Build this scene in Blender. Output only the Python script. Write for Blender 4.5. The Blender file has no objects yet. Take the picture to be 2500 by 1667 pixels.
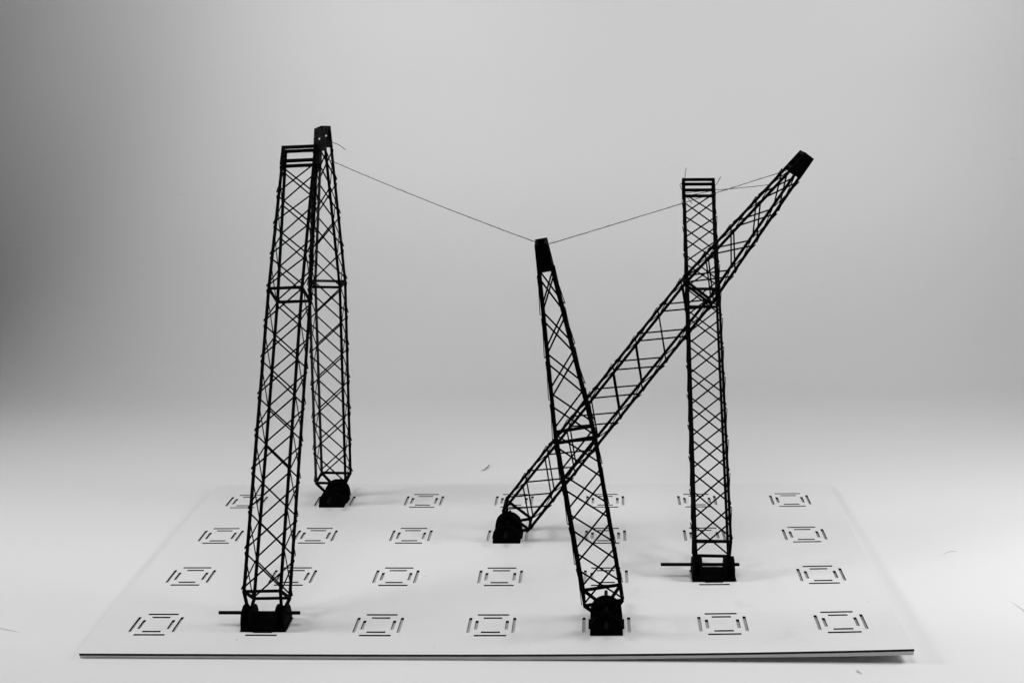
import bpy, bmesh, math, random
from mathutils import Vector, Matrix, Euler

random.seed(7)
S = 0.1                       # one grid pitch of the base board is 10 cm
sc = bpy.context.scene
C = sc.collection
def V3(x, y, z): return Vector((x, y, z))

# ---------------------------------------------------------------- camera
cam_d = bpy.data.cameras.new('camera')
cam_d.lens = 44.724; cam_d.sensor_width = 36.0
cam_d.clip_start = 0.05; cam_d.clip_end = 50.0
cam = bpy.data.objects.new('camera', cam_d); C.objects.link(cam)
right = V3(0.99728744, 0.06722739, -0.02997066)
up = V3(0.01280378, 0.24252475, 0.97006073)
fwd = V3(-0.07248327, 0.96781312, -0.24100612)
M = Matrix((right, up, -fwd)).transposed().to_4x4()
M.translation = V3(1.01470467, -10.15053005, 5.08629458) * S
cam.matrix_world = M
sc.camera = cam
sc.view_settings.view_transform = 'Standard'
sc.view_settings.look = 'None'
sc.view_settings.exposure = 0.0
sc.view_settings.gamma = 1.0
sc.view_settings.use_curve_mapping = False

# ---------------------------------------------------------------- studio light
world = bpy.data.worlds.new('World'); sc.world = world
world.use_nodes = True
bg = world.node_tree.nodes['Background']
bg.inputs[0].default_value = (1, 1, 1, 1)
bg.inputs[1].default_value = 0.0

def softbox(name, loc, target, sx, sy, watts, spread=180):
    d = bpy.data.lights.new(name, 'AREA')
    d.shape = 'RECTANGLE'; d.size = sx * S; d.size_y = sy * S
    d.energy = watts; d.spread = math.radians(spread)
    o = bpy.data.objects.new(name, d); C.objects.link(o)
    o.location = V3(*loc) * S
    o.rotation_euler = (V3(*target) - V3(*loc)).to_track_quat('-Z', 'Y').to_euler()
    return o
softbox('softbox_left', (-12, 1.05, 7), (0.5, 1.1, 0), 3, 3, 3.85, 120)
softbox('softbox_right', (9, 0.8, 5.3), (0.5, 1, 0), 2.4, 2.4, 4.75)
softbox('softbox_overhead', (-0.2, 0.5, 13), (-0.2, 0.6, 0), 8, 6, 1.34, 72)
softbox('wall_fill_left', (-3, -3, 12), (-3, 11.4, 5), 4, 4, 1.28, 60)  # added fill, unseen, fitted to the backdrop wall's brightness
softbox('wall_fill_high', (-3, -3, 12), (-4, 11.4, 9), 4, 4, 0.20, 50)  # weak added fill for the upper left of the wall
softbox('wall_fill_right', (7, 0, 13), (7, 11.4, 6), 4, 4, 1.55, 70)  # added fill brightening the right part of the wall

# ---------------------------------------------------------------- materials
def mat(name, col, rough=0.6, spec=0.3):
    m = bpy.data.materials.new(name); m.use_nodes = True
    b = m.node_tree.nodes['Principled BSDF']
    b.inputs['Base Color'].default_value = (col, col, col, 1)
    b.inputs['Roughness'].default_value = rough
    b.inputs['Specular IOR Level'].default_value = spec
    return m, m.node_tree, b

def mottled(name, lo, hi, scale, rough=0.6, spec=0.3, bump=0.0, detail=6.0, p0=0.35, p1=0.7, bscale=None):
    m, t, b = mat(name, hi, rough, spec)
    tc = t.nodes.new('ShaderNodeTexCoord')
    nz = t.nodes.new('ShaderNodeTexNoise'); nz.inputs['Scale'].default_value = scale
    nz.inputs['Detail'].default_value = detail; nz.inputs['Roughness'].default_value = 0.6
    cr = t.nodes.new('ShaderNodeValToRGB')
    cr.color_ramp.elements[0].position = p0; cr.color_ramp.elements[0].color = (lo, lo, lo, 1)
    cr.color_ramp.elements[1].position = p1; cr.color_ramp.elements[1].color = (hi, hi, hi, 1)
    t.links.new(tc.outputs['Object'], nz.inputs['Vector'])
    t.links.new(nz.outputs['Fac'], cr.inputs['Fac'])
    t.links.new(cr.outputs['Color'], b.inputs['Base Color'])
    if bump:
        n2 = t.nodes.new('ShaderNodeTexNoise'); n2.inputs['Scale'].default_value = bscale or scale * 4
        n2.inputs['Detail'].default_value = 4
        bp = t.nodes.new('ShaderNodeBump'); bp.inputs['Strength'].default_value = bump
        bp.inputs['Distance'].default_value = 0.0004
        t.links.new(tc.outputs['Object'], n2.inputs['Vector'])
        t.links.new(n2.outputs['Fac'], bp.inputs['Height'])
        t.links.new(bp.outputs['Normal'], b.inputs['Normal'])
    return m

def scuffed_white(name, base, dirt_scale, speck_scale, speck_amt, smudge_amt, rough=0.55, speck_lim=0.745):
    """white card with faint smudges, a few specks and hairline scratches"""
    m, t, b = mat(name, base, rough, 0.25)
    tc = t.nodes.new('ShaderNodeTexCoord')
    def noise(scale, detail, vec=None, rgh=0.6):
        n = t.nodes.new('ShaderNodeTexNoise'); n.inputs['Scale'].default_value = scale
        n.inputs['Detail'].default_value = detail; n.inputs['Roughness'].default_value = rgh
        t.links.new(vec or tc.outputs['Object'], n.inputs['Vector']); return n
    def ramp(src, p0, c0, p1, c1):
        r = t.nodes.new('ShaderNodeMapRange'); r.interpolation_type = 'SMOOTHSTEP'
        r.inputs[1].default_value = p0; r.inputs[2].default_value = p1
        r.inputs[3].default_value = c0; r.inputs[4].default_value = c1
        t.links.new(src, r.inputs[0]); return r.outputs[0]
    def mul(a, c):
        n = t.nodes.new('ShaderNodeMath'); n.operation = 'MULTIPLY'
        t.links.new(a, n.inputs[0]); t.links.new(c, n.inputs[1]); return n.outputs[0]
    smudge = ramp(noise(dirt_scale, 5).outputs['Fac'], 0.56, 1.0, 0.78, 1.0 - smudge_amt)
    speck = ramp(noise(speck_scale, 2).outputs['Fac'], speck_lim, 1.0, speck_lim + 0.04, 1.0 - speck_amt)
    # stretched noise gives short scratches, broken up by another one
    mp = t.nodes.new('ShaderNodeMapping'); mp.inputs['Rotation'].default_value = (0, 0, 0.5)
    mp.inputs['Scale'].default_value = (1.0, 14.0, 1.0)
    t.links.new(tc.outputs['Object'], mp.inputs['Vector'])
    scr = ramp(noise(9.0, 3, mp.outputs['Vector']).outputs['Fac'], 0.735, 1.0, 0.76, 1.0 - speck_amt * 0.35)
    tot = mul(mul(smudge, speck), scr)
    v = t.nodes.new('ShaderNodeMath'); v.operation = 'MULTIPLY'; v.inputs[1].default_value = base
    t.links.new(tot, v.inputs[0]); t.links.new(v.outputs[0], b.inputs['Base Color'])
    bp = t.nodes.new('ShaderNodeBump'); bp.inputs['Strength'].default_value = 0.12
    bp.inputs['Distance'].default_value = 0.0006
    t.links.new(noise(26.0, 4).outputs['Fac'], bp.inputs['Height'])
    t.links.new(bp.outputs['Normal'], b.inputs['Normal'])
    return m

M_PAPER = scuffed_white('backdrop_paper', 0.80, 5.0, 90.0, 0.12, 0.02, speck_lim=0.80)
M_CARD = scuffed_white('board_card', 0.76, 11.0, 120.0, 0.30, 0.15)
M_UNDER = mottled('board_under', 0.70, 0.80, 30.0, 0.5)
M_BURNT = mottled('laser_burnt_edge', 0.010, 0.028, 160.0, 0.7, 0.1)
M_BLACK = mottled('matt_black_paint', 0.0012, 0.0028, 120.0, 0.8, 0.02, bump=0.3)
M_LIT_BLACK = mottled('left_lit_black_paint', 0.005, 0.034, 260.0, 0.6, 0.15, bump=0.5, p0=0.4, p1=0.75)  # paler mottled black: light from the left put into the colour
M_ROD = mottled('black_rod', 0.002, 0.004, 90.0, 0.55, 0.08)
M_THREAD = mottled('dark_thread', 0.006, 0.03, 400.0, 0.9, 0.05)
M_SCUFF = mottled('grey_scuff', 0.56, 0.70, 200.0, 0.8, 0.1)

# ---------------------------------------------------------------- helpers
def link(name, bm, material, parent=None, base=Vector((0, 0, 0)), smooth=False, recalc=True):
    """scale grid units to metres, make ONE mesh object"""
    if recalc: bmesh.ops.recalc_face_normals(bm, faces=bm.faces)
    for v in bm.verts: v.co = v.co * S - base
    me = bpy.data.meshes.new(name); bm.to_mesh(me); bm.free()
    mats = material if isinstance(material, (list, tuple)) else [material]
    for m in mats: me.materials.append(m)
    if smooth: me.polygons.foreach_set('use_smooth', [True] * len(me.polygons))
    o = bpy.data.objects.new(name, me); C.objects.link(o)
    if parent: o.parent = parent
    elif base.length: o.location = base
    return o

def tag(o, label=None, cat=None, group=None, kind=None):
    if label: o['label'] = label
    if cat: o['category'] = cat
    if group: o['group'] = group
    if kind: o['kind'] = kind
    return o

def beam(bm, p0, p1, w, t, n, mi=0, bevel=0.0):
    """box beam p0->p1, width w across, thickness t along n"""
    d = (p1 - p0).normalized()
    n = (n - d * n.dot(d)).normalized(); s = d.cross(n)
    vs = []
    for p in (p0, p1):
        for a, b in ((-1, -1), (1, -1), (1, 1), (-1, 1)):
            vs.append(bm.verts.new(p + s * (a * w / 2) + n * (b * t / 2)))
    for f in ((0, 1, 2, 3), (7, 6, 5, 4), (0, 4, 5, 1), (1, 5, 6, 2), (2, 6, 7, 3), (3, 7, 4, 0)):
        bm.faces.new([vs[i] for i in f]).material_index = mi

def tube(bm, pts, r, seg=6, cap=True, taper=None):
    rings = []; n = len(pts); prev = None
    for i, p in enumerate(pts):
        d = (pts[min(i + 1, n - 1)] - pts[max(i - 1, 0)]).normalized()
        if prev is None:
            a = Vector((0, 0, 1)) if abs(d.z) < 0.9 else Vector((1, 0, 0))
            u = d.cross(a).normalized()
        else: u = (prev - d * prev.dot(d)).normalized()
        prev = u; w = d.cross(u); rr = r * (taper(i / (n - 1)) if taper else 1)
        rings.append([bm.verts.new(p + (u * math.cos(2 * math.pi * k / seg) + w * math.sin(2 * math.pi * k / seg)) * rr) for k in range(seg)])
    for a, b in zip(rings, rings[1:]):
        for k in range(seg): bm.faces.new((a[k], a[(k + 1) % seg], b[(k + 1) % seg], b[k]))
    if cap:
        bm.faces.new(rings[0][::-1]); bm.faces.new(rings[-1])

def prism(bm, prof, f0, f1):
    """closed prism: prof is a list of 2D points, f0/f1 map a point to the two faces"""
    a = [bm.verts.new(f0(*q)) for q in prof]; b = [bm.verts.new(f1(*q)) for q in prof]
    n = len(prof)
    bm.faces.new(a); bm.faces.new(b[::-1])
    for i in range(n): bm.faces.new((a[i], b[i], b[(i + 1) % n], a[(i + 1) % n]))

# ---------------------------------------------------------------- backdrop (floor curving up into the wall)
FLOOR = -0.047
def backdrop():
    bm = bmesh.new()
    prof = [(-16, FLOOR), (-8, FLOOR), (0, FLOOR), (7.2, FLOOR)]
    R, y0 = 4.2, 7.2
    for k in range(1, 25):
        a = math.pi / 2 * k / 24
        prof.append((y0 + R * math.sin(a), FLOOR + R * (1 - math.cos(a))))
    prof += [(y0 + R, 9), (y0 + R, 16)]
    xs = [-19 + 38 * i / 20 for i in range(21)]
    grid = [[bm.verts.new((x, y, z)) for x in xs] for y, z in prof]
    for r0, r1 in zip(grid, grid[1:]):
        for i in range(20): bm.faces.new((r0[i], r0[i + 1], r1[i + 1], r1[i]))
    o = link('backdrop', bm, M_PAPER, smooth=True)
    tag(o, 'seamless pale grey paper sweep curving up behind the model board', 'backdrop', kind='structure')
backdrop()

# ---------------------------------------------------------------- base board (slightly warped, right front corner lifts)
Q = (0.002034252633, -0.00458420857, -0.000661276957, 0.00031764979, -0.00182160986, 0.00059874359)
def warp_raw(x, y):
    return Q[0]*x*x + Q[1]*x*y + Q[2]*x*x*y + Q[3]*x**3 + Q[4]*y*y + Q[5]*x*y*y
def _plane():
    pts = ((-3.57, -.36), (-3.57, 3.35), (3.57, 3.35))
    A = Matrix([(1, x, y) for x, y in pts]); b = Vector([warp_raw(x, y) for x, y in pts])
    return A.inverted() @ b
PL = _plane()
def warp(x, y): return warp_raw(x, y) - (PL[0] + PL[1]*x + PL[2]*y)

XL, XR, YF, YB = -3.495, 3.495, -0.53, 3.535
T1, T2 = 0.0205, 0.0260
A_OUT, B_OUT, A_IN, B_IN, HW = 0.195, 0.1394, 0.1335, 0.083, 0.0138
sites = [(c - 4, r) for r in range(4) for c in range(1, 8)]
slots = []
for cx, cy in sites:
    for a, b in ((A_OUT, B_OUT), (A_IN, B_IN)):
        for s in (-1, 1):
            slots.append((cx - b, cx + b, cy + s*a - HW, cy + s*a + HW))
            slots.append((cx + s*a - HW, cx + s*a + HW, cy - b, cy + b))

def board():
    root = bpy.data.objects.new('slotted_base_board', None); C.objects.link(root)
    base = V3(0, 1.5, FLOOR) * S
    root.location = base
    tag(root, 'white two-layer base board cut with a grid of square slot patterns, under the masts', 'base board')
    bm = bmesh.new()
    xs = sorted(set([XL, XR] + [round(v, 5) for s in slots for v in s[:2]]))
    ys = sorted(set([YF, YB] + [round(v, 5) for s in slots for v in s[2:]]))
    nx, ny = len(xs) - 1, len(ys) - 1
    hole = [[False] * ny for _ in range(nx)]
    for x0, x1, y0, y1 in slots:
        for i in range(nx):
            mx = (xs[i] + xs[i+1]) / 2
            if not x0 < mx < x1: continue
            for j in range(ny):
                if y0 < (ys[j] + ys[j+1]) / 2 < y1: hole[i][j] = True
    top, bot = {}, {}
    def tv(i, j):
        if (i, j) not in top: top[i, j] = bm.verts.new((xs[i], ys[j], warp(xs[i], ys[j])))
        return top[i, j]
    def bv(i, j):
        if (i, j) not in bot: bot[i, j] = bm.verts.new((xs[i], ys[j], warp(xs[i], ys[j]) - T1))
        return bot[i, j]
    solid = lambda i, j: 0 <= i < nx and 0 <= j < ny and not hole[i][j]
    for i in range(nx):
        for j in range(ny):
            if not solid(i, j): continue
            bm.faces.new((tv(i, j), tv(i+1, j), tv(i+1, j+1), tv(i, j+1)))
            bm.faces.new((bv(i, j+1), bv(i+1, j+1), bv(i+1, j), bv(i, j)))
            for (di, dj, e0, e1) in ((0, -1, (i, j), (i+1, j)), (1, 0, (i+1, j), (i+1, j+1)), (0, 1, (i+1, j+1), (i, j+1)), (-1, 0, (i, j+1), (i, j))):
                if not solid(i + di, j + dj):
                    f = bm.faces.new((tv(*e1), tv(*e0), bv(*e0), bv(*e1))); f.material_index = 1
    o = link('slotted_sheet', bm, [M_CARD, M_BURNT], root, base, recalc=False)
    # lower sheet, its own gentle ripple, a little slack near the right front corner
    bm = bmesh.new(); N = 60; Mn = 30; g = {}
    for i in range(N + 1):
        for j in range(Mn + 1):
            x = XL + 0.004 + (XR - XL - 0.008) * i / N; y = YF + 0.003 + (YB - YF - 0.006) * j / Mn
            z = warp(x, y) - T1 - 0.0006
            sag = 0.0035 * (1 + math.sin(x * 2.1 + 0.8)) * max(0, 1 - (y - YF) / 0.6)
            zb = max(z - T2 - sag, FLOOR + 0.0008)
            g[i, j] = (bm.verts.new((x, y, z)), bm.verts.new((x, y, zb)))
    for i in range(N):
        for j in range(Mn):
            for k in (0, 1): bm.faces.new((g[i, j][k], g[i+1, j][k], g[i+1, j+1][k], g[i, j+1][k]))
    for i in range(N):
        for j in (0, Mn): bm.faces.new((g[i, j][0], g[i+1, j][0], g[i+1, j][1], g[i, j][1]))
    for j in range(Mn):
        for i in (0, N): bm.faces.new((g[i, j][0], g[i, j+1][0], g[i, j+1][1], g[i, j][1]))
    link('under_sheet', bm, M_UNDER, root, base)
board()

# ---------------------------------------------------------------- lattice masts
W, D, Z1, DT, BAY, TAP = 0.3266, 0.3241, 0.1584, 0.0760, 0.36490, 1.6533
HINGE = 0.115
CH = 0.0250                    # chord (square stick)
GROUP = 'black lattice masts hinged on the slotted base board'

def lattice_mast(label, col, row, axis_y, bays, rx, ry, rz, off, flip, rod, lit_drilled=False):
    x, y = col - 4, row - 1
    gz = warp(x, y)
    base = V3(x, y, gz) * S
    root = bpy.data.objects.new('lattice_mast', None); C.objects.link(root)
    root.location = base
    tag(root, label, 'model mast', GROUP)
    rnd = random.Random(col * 10 + row)
    aR = Matrix.Rotation(math.pi / 2 if axis_y else 0, 3, 'Z')
    R = Matrix.Rotation(rz + (math.pi / 2 if axis_y else 0), 3, 'Z') @ Matrix.Rotation(ry, 3, 'Y') @ Matrix.Rotation(rx, 3, 'X')
    o0 = V3(x + off[0], y + off[1], HINGE + gz + off[2])
    P = lambda q: o0 + R @ Vector(q)
    g0 = V3(x, y, gz)
    G = lambda q: g0 + aR @ Vector(q)
    z2 = Z1 + bays * BAY; z3 = z2 + TAP
    def dep(z): return D if z <= z2 else D + (DT - D) * (z - z2) / TAP
    def cor(s, z, ex=0.0): return Vector((s[0] * (W / 2 + ex), s[1] * (dep(z) / 2 + ex), z))
    mb = M_BLACK

    # --- hinge base standing in the slots: deck with tabs, four rounded cheek plates
    bm = bmesh.new()
    beam(bm, G((-0.198, 0, 0.0155)), G((0.198, 0, 0.0155)), 0.280, 0.029, Vector((0, 0, 1)))
    for s in (-1, 1):
        beam(bm, G((-0.083, s * 0.1475, 0.004)), G((0.083, s * 0.1475, 0.004)), 0.0148, 0.018, Vector((0, 0, 1)))
    hb = link('hinge_base', bm, mb, root, base)
    prof = [(-0.137, 0.0305), (0.137, 0.0305)] + [(0.137 * math.cos(a), 0.05 + 0.137 * math.sin(a)) for a in [math.pi * k / 28 for k in range(29)]]
    for s in (-1, 1):
        for xi, xo in ((0.172, 0.1955), (0.103, 0.126)):
            bm = bmesh.new()
            prism(bm, prof, lambda a, b: G((s * xi, a, b)), lambda a, b: G((s * xo, a, b)))
            link('cheek_plate', bm, mb, hb, base)
    # --- hinge rod
    bm = bmesh.new()
    ra, rb = rod
    pts = [G((ra, 0, HINGE)), G((ra + 0.002, 0, HINGE))] + [G((ra + (rb - ra) * k / 6, 0, HINGE)) for k in range(1, 6)] + [G((rb - 0.002, 0, HINGE)), G((rb, 0, HINGE))]
    n = len(pts)
    tube(bm, pts, 0.0158, 20, taper=lambda t: 0.86 if t in (0.0, 1.0) else 1.0)
    link('hinge_rod', bm, M_ROD, root, base, smooth=False)
    # --- lug discs of the mast
    for s in (-1, 1):
        bm = bmesh.new()
        prism(bm, [(0.062 * math.cos(2*math.pi*k/24), 0.062 * math.sin(2*math.pi*k/24)) for k in range(24)],
              lambda a, b: P((s * 0.131, a, b)), lambda a, b: P((s * 0.167, a, b)))
        link('lug', bm, mb, root, base)
    # --- four chords, each with its foot strut converging on the lug
    for sx in (-1, 1):
        for sy in (-1, 1):
            bm = bmesh.new(); s = (sx, sy)
            beam(bm, P(cor(s, Z1 - 0.012)), P(cor(s, z2)), CH, CH, R @ Vector((0, 1, 0)))
            beam(bm, P(cor(s, z2 - 0.004)), P(cor(s, z3)), CH, CH, R @ Vector((0, 1, 0)))
            link('chord', bm, M_LIT_BLACK if (lit_drilled and sy > 0) else mb, root, base)
            bm = bmesh.new()
            beam(bm, P((sx * W / 2, sy * D / 2, Z1 - 0.004)), P((sx * 0.149, sy * 0.030, 0.012)), CH, CH * 0.95, R @ Vector((1, 0, 0)))
            link('foot_strut', bm, mb, root, base)
    faces = [((-1, -1), (1, -1)), ((1, -1), (1, 1)), ((1, 1), (-1, 1)), ((-1, 1), (-1, -1))]
    # --- rings
    for zi, z in enumerate((Z1, z2)):
        for fi, (a, b) in enumerate(faces):
            pa, pb = P(cor(a, z)), P(cor(b, z)); d = (pb - pa).normalized()
            bm = bmesh.new()
            beam(bm, pa + d * 0.010, pb - d * 0.010, 0.0245, 0.0200, R @ Vector((0, 0, 1)).cross(R.inverted() @ d))
            link('ring_bar', bm, M_LIT_BLACK if (lit_drilled and zi == 1 and fi == 1) else mb, root, base)
    # --- rungs at the ladder-like top
    for z in (z3 - 0.0155, z3 - 0.182):
        for sy in (-1, 1):
            bm = bmesh.new()
            pa, pb = P(cor((-1, sy), z)), P(cor((1, sy), z)); d = (pb - pa).normalized()
            beam(bm, pa + d * 0.010, pb - d * 0.010, 0.0300, 0.0215, R @ Vector((0, 1, 0)))
            link('rung', bm, mb, root, base)
    # --- cap plates (trapezoid with a cord hole) on the two wide sides
    for sx in (-1, 1):
        bm = bmesh.new()
        zb = z3 - 0.225; hw0 = dep(zb) / 2 + CH / 2; hw1 = dep(z3) / 2 + CH / 2
        hz = z3 - 0.104; poly = [(-hw0, zb), (hw0, zb), (hw1, z3), (-hw1, z3)]
        angs = sorted(set([2*math.pi*k/16 for k in range(16)] + [math.atan2(q[1] - hz, q[0]) % (2*math.pi) for q in poly]))
        def hit(a):
            dx, dz = math.cos(a), math.sin(a); best = 9
            for k in range(4):
                (x0, y0), (x1, y1) = poly[k], poly[(k+1) % 4]; ex, ey = x1-x0, y1-y0
                den = dx*ey - dz*ex
                if abs(den) < 1e-9: continue
                t = ((x0)*ey - (y0-hz)*ex) / den; u = ((x0)*dz - (y0-hz)*dx) / den
                if t > 0 and -1e-6 <= u <= 1 + 1e-6: best = min(best, t)
            return (dx*best, hz + dz*best)
        x0, x1 = sx * (W / 2 + CH / 2 + 0.001), sx * (W / 2 + CH / 2 + 0.010)
        hr = 0.0100 if lit_drilled else 0.0002
        O = [hit(a) for a in angs]; I = [(hr*math.cos(a), hz + hr*math.sin(a)) for a in angs]
        vo = [[bm.verts.new(P((xx, q[0], q[1]))) for q in O] for xx in (x0, x1)]
        vi = [[bm.verts.new(P((xx, q[0], q[1]))) for q in I] for xx in (x0, x1)]
        m = len(angs)
        for k in range(m):
            l = (k+1) % m
            bm.faces.new((vo[0][k], vo[0][l], vi[0][l], vi[0][k])); bm.faces.new((vo[1][k], vo[1][l], vi[1][l], vi[1][k]))
            bm.faces.new((vo[0][k], vo[0][l], vo[1][l], vo[1][k])); bm.faces.new((vi[0][k], vi[0][l], vi[1][l], vi[1][k]))
        link('cap_plate', bm, M_LIT_BLACK if lit_drilled else mb, root, base)
    # --- crossed braces, one X per bay and face
    bt, bw = 0.0062, 0.0142
    levels = [(Z1 + k * BAY, Z1 + (k + 1) * BAY) for k in range(bays)]
    ub = (TAP - 0.228) / 4
    levels += [(z2 + k * ub, z2 + (k + 1) * ub) for k in range(4)]
    for (za, zb) in levels:
        h = zb - za
        for fi, (a, b) in enumerate(faces):
            # outward normal of this face
            ca, cb, cc = cor(a, za), cor(b, za), cor(a, zb)
            nrm = (cb - ca).cross(cc - ca).normalized()
            if nrm.dot((ca + cb) / 2 - Vector((0, 0, za))) < 0: nrm = -nrm
            for inner in (True, False):
                j = lambda k=0.006: rnd.uniform(-k, k)
                if inner: top, bot = b, a
                else: top, bot = a, b
                zt, zl = zb - 0.018 + j(), za + 0.018 + j()
                ct, cl = cor(top, zt), cor(bot, zl)
                lat = (ct - cl); lat.z = 0; lat.normalize()
                ct = ct + lat * (CH / 2 + rnd.uniform(-0.003, 0.003)); cl = cl - lat * (CH / 2 + rnd.uniform(-0.003, 0.003))
                o1 = CH / 2 + bt / 2 + 0.0006
                ot = ol = o1
                if not inner:
                    big = o1 + bt * 0.75 + rnd.uniform(0.0, 0.002)
                    if flip: ot = big
                    else: ol = big
                p0, p1 = P(ct + nrm * ot), P(cl + nrm * ol)
                bm = bmesh.new()
                beam(bm, p0, p1, bw, bt, R @ nrm)
                link('brace', bm, mb, root, base)
    return root, P, z3

PI = math.pi
mA = lattice_mast('front left black lattice mast, open ladder-like top resting on the mast behind it', 2, 1, False, 8,
    -0.63251, -0.02088, -0.00568, (0, 0, 0), False, (-0.422, 0.308))
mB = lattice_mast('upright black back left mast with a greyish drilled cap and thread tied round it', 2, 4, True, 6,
    0.03461, -0.00113, 0.02237, (-0.0058, -0.0008, -0.0029), False, (-0.33, 0.385), lit_drilled=True)  # light caught by this mast painted in as paler black; also opens cap holes
mC = lattice_mast('shortest black mast, in the front row, solid cap with a thread on each side', 5, 1, True, 4,
    -0.14824, 0.02798, 0.03509, (-0.0042, -0.0089, 0.0098), False, (-0.28, 0.42))
mD = lattice_mast('slanting black mast rising diagonally to the right behind the short front mast', 4, 3, True, 8,
    0.67038, 0.03683, -0.01382, (0.0065, 0.0102, -0.0129), True, (-0.31, 0.38))
mE = lattice_mast('black lattice mast with rightmost foot, open rung top with loose thread ends sticking up', 6, 2, False, 8,
    -0.84050, 0.01556, -0.01677, (-0.0016, -0.0044, 0.0041), True, (-0.485, 0.246))

# ---------------------------------------------------------------- threads
def bez(pts, n=10):
    out = []
    P_ = [Vector(p) for p in pts]; P_ = [P_[0] * 2 - P_[1]] + P_ + [P_[-1] * 2 - P_[-2]]
    for i in range(1, len(P_) - 2):
        a, b, c, d = P_[i-1:i+3]
        for k in range(n):
            t = k / n
            out.append(0.5 * ((2*b) + (c-a)*t + (2*a-5*b+4*c-d)*t*t + (3*b-a-3*c+d)*t**3))
    out.append(P_[-2]); return out

def thread(label, runs, r=0.0034, fuzz=0):
    bm = bmesh.new(); rnd = random.Random(len(label))
    for pts in runs:
        path = bez(pts)
        path = [p + Vector((rnd.uniform(-1, 1), rnd.uniform(-1, 1), rnd.uniform(-1, 1))) * 0.0007 for p in path]
        tube(bm, path, r, 5, taper=lambda t: 0.85 + 0.3 * rnd.random())
        for k in range(int(fuzz * sum((b - a).length for a, b in zip(path, path[1:])))):
            p = rnd.choice(path); q = p + Vector((rnd.uniform(-1, 1), rnd.uniform(-1, 1), rnd.uniform(-1, 1))).normalized() * rnd.uniform(0.01, 0.026)
            tube(bm, [p, (p + q) / 2 + Vector((0, 0, 0.003)), q], 0.0009, 3)
    base = Vector(runs[0][0]) * S
    o = link('thread', bm, M_THREAD, None, base)
    return tag(o, label, 'thread', 'thin dark threads strung between the masts')

def span(a, b, sag, n=8):
    a, b = Vector(a), Vector(b)
    return [a.lerp(b, k / n) - Vector((0, 0, sag * 4 * (k / n) * (1 - k / n))) for k in range(n + 1)]

thread('thin thread strung from the back left mast down to the cap of the short mast',
       [span((-1.868, 2.995, 3.806), (0.475, 0.06, 3.369), 0.018)], fuzz=12)
thread('thin thread from the short mast up to the slanting mast just below its cap',
       [span((0.555, 0.06, 3.349), (2.80, 2.10, 3.684), 0.006)], fuzz=12)
thread('thread from the slanting mast looped round the right rung top with free ends up',
       [span((2.60, 2.10, 3.540), (2.289, 4.45, 3.196), 0.004) + [V3(2.15, 4.45, 3.186), V3(1.975, 4.44, 3.172), V3(1.945, 4.46, 3.175)],
        [(1.945, 4.46, 3.175), (1.926, 4.45, 3.192), (1.898, 4.45, 3.250), (1.905, 4.45, 3.275), (1.935, 4.47, 3.286), (1.953, 4.49, 3.30), (1.953, 4.45, 3.345), (1.957, 4.45, 3.401), (1.967, 4.45, 3.455)],
        [(1.955, 4.44, 3.14), (2.037, 4.43, 3.150), (2.245, 4.43, 3.190), (2.272, 4.46, 3.225), (2.284, 4.45, 3.237), (2.32, 4.45, 3.279), (2.357, 4.45, 3.348)],
        [(1.945, 4.46, 3.16), (1.98, 4.43, 3.118), (2.037, 4.42, 3.043)]], fuzz=3)
thread('short loose thread across the greyish cap of the back left mast, end drooping right',
       [[(-1.925, 2.90, 4.013), (-1.926, 2.815, 4.012), (-1.87, 2.812, 4.002), (-1.813, 2.812, 3.993), (-1.775, 2.815, 3.987), (-1.748, 2.83, 3.981), (-1.702, 2.83, 3.963), (-1.657, 2.83, 3.94), (-1.609, 2.83, 3.897)]], fuzz=2)

# ---------------------------------------------------------------- small debris and scuffs on the paper
def sliver(name, label, cat, pts, w, material, wf):
    bm = bmesh.new(); path = bez([(x, y, FLOOR + z) for x, y, z in pts], 5)
    tube(bm, path, w, 5, taper=wf)
    o = link(name, bm, material, None, Vector((pts[0][0], pts[0][1], FLOOR)) * S)
    tag(o, label, cat)
thin = lambda t: max(0.12, math.sin(math.pi * min(1, max(0, t))) ** 0.7)
sliver('curled_fibre', 'tiny black curled fibre lying on the paper beyond the board', 'fibre',
       [(-0.478, 4.09, 0.008), (-0.43, 4.13, 0.010), (-0.405, 4.20, 0.012), (-0.385, 4.27, 0.016), (-0.40, 4.30, 0.012)], 0.0050, M_ROD, thin)
sliver('paper_crumb', 'dark crumb on the paper just in front of the board, right of the short mast', 'crumb',
       [(3.015, -0.66, 0.005), (3.022, -0.69, 0.008), (3.04, -0.73, 0.005)], 0.006, M_SCUFF, thin)
sliver('curved_fibre', 'pale grey hair curved on the paper near the right edge of the photo', 'fibre',
       [(4.235, 1.60, 0.003), (4.30, 1.66, 0.004), (4.37, 1.71, 0.005), (4.45, 1.71, 0.003)], 0.0026, M_SCUFF, thin)
sliver('bent_fibre', 'thin grey fibre bent in a hook on the paper beside the board, right front', 'fibre',
       [(4.60, 0.62, 0.003), (4.66, 0.45, 0.004), (4.70, 0.22, 0.004), (4.66, 0.02, 0.003), (4.56, -0.12, 0.002)], 0.0025, M_SCUFF, thin)
sliver('straight_fibre', 'straight pale fibre on the paper by the lower left edge of the photo', 'fibre',
       [(-4.62, 0.06, 0.003), (-4.42, 0.0, 0.004), (-4.22, -0.07, 0.003)], 0.0026, M_SCUFF, thin)
sliver('short_fibre', 'short dark fibre on the paper near the lower right edge of the photo', 'fibre',
       [(4.86, 0.36, 0.003), (4.90, 0.33, 0.006), (4.96, 0.325, 0.003)], 0.005, M_SCUFF, thin)
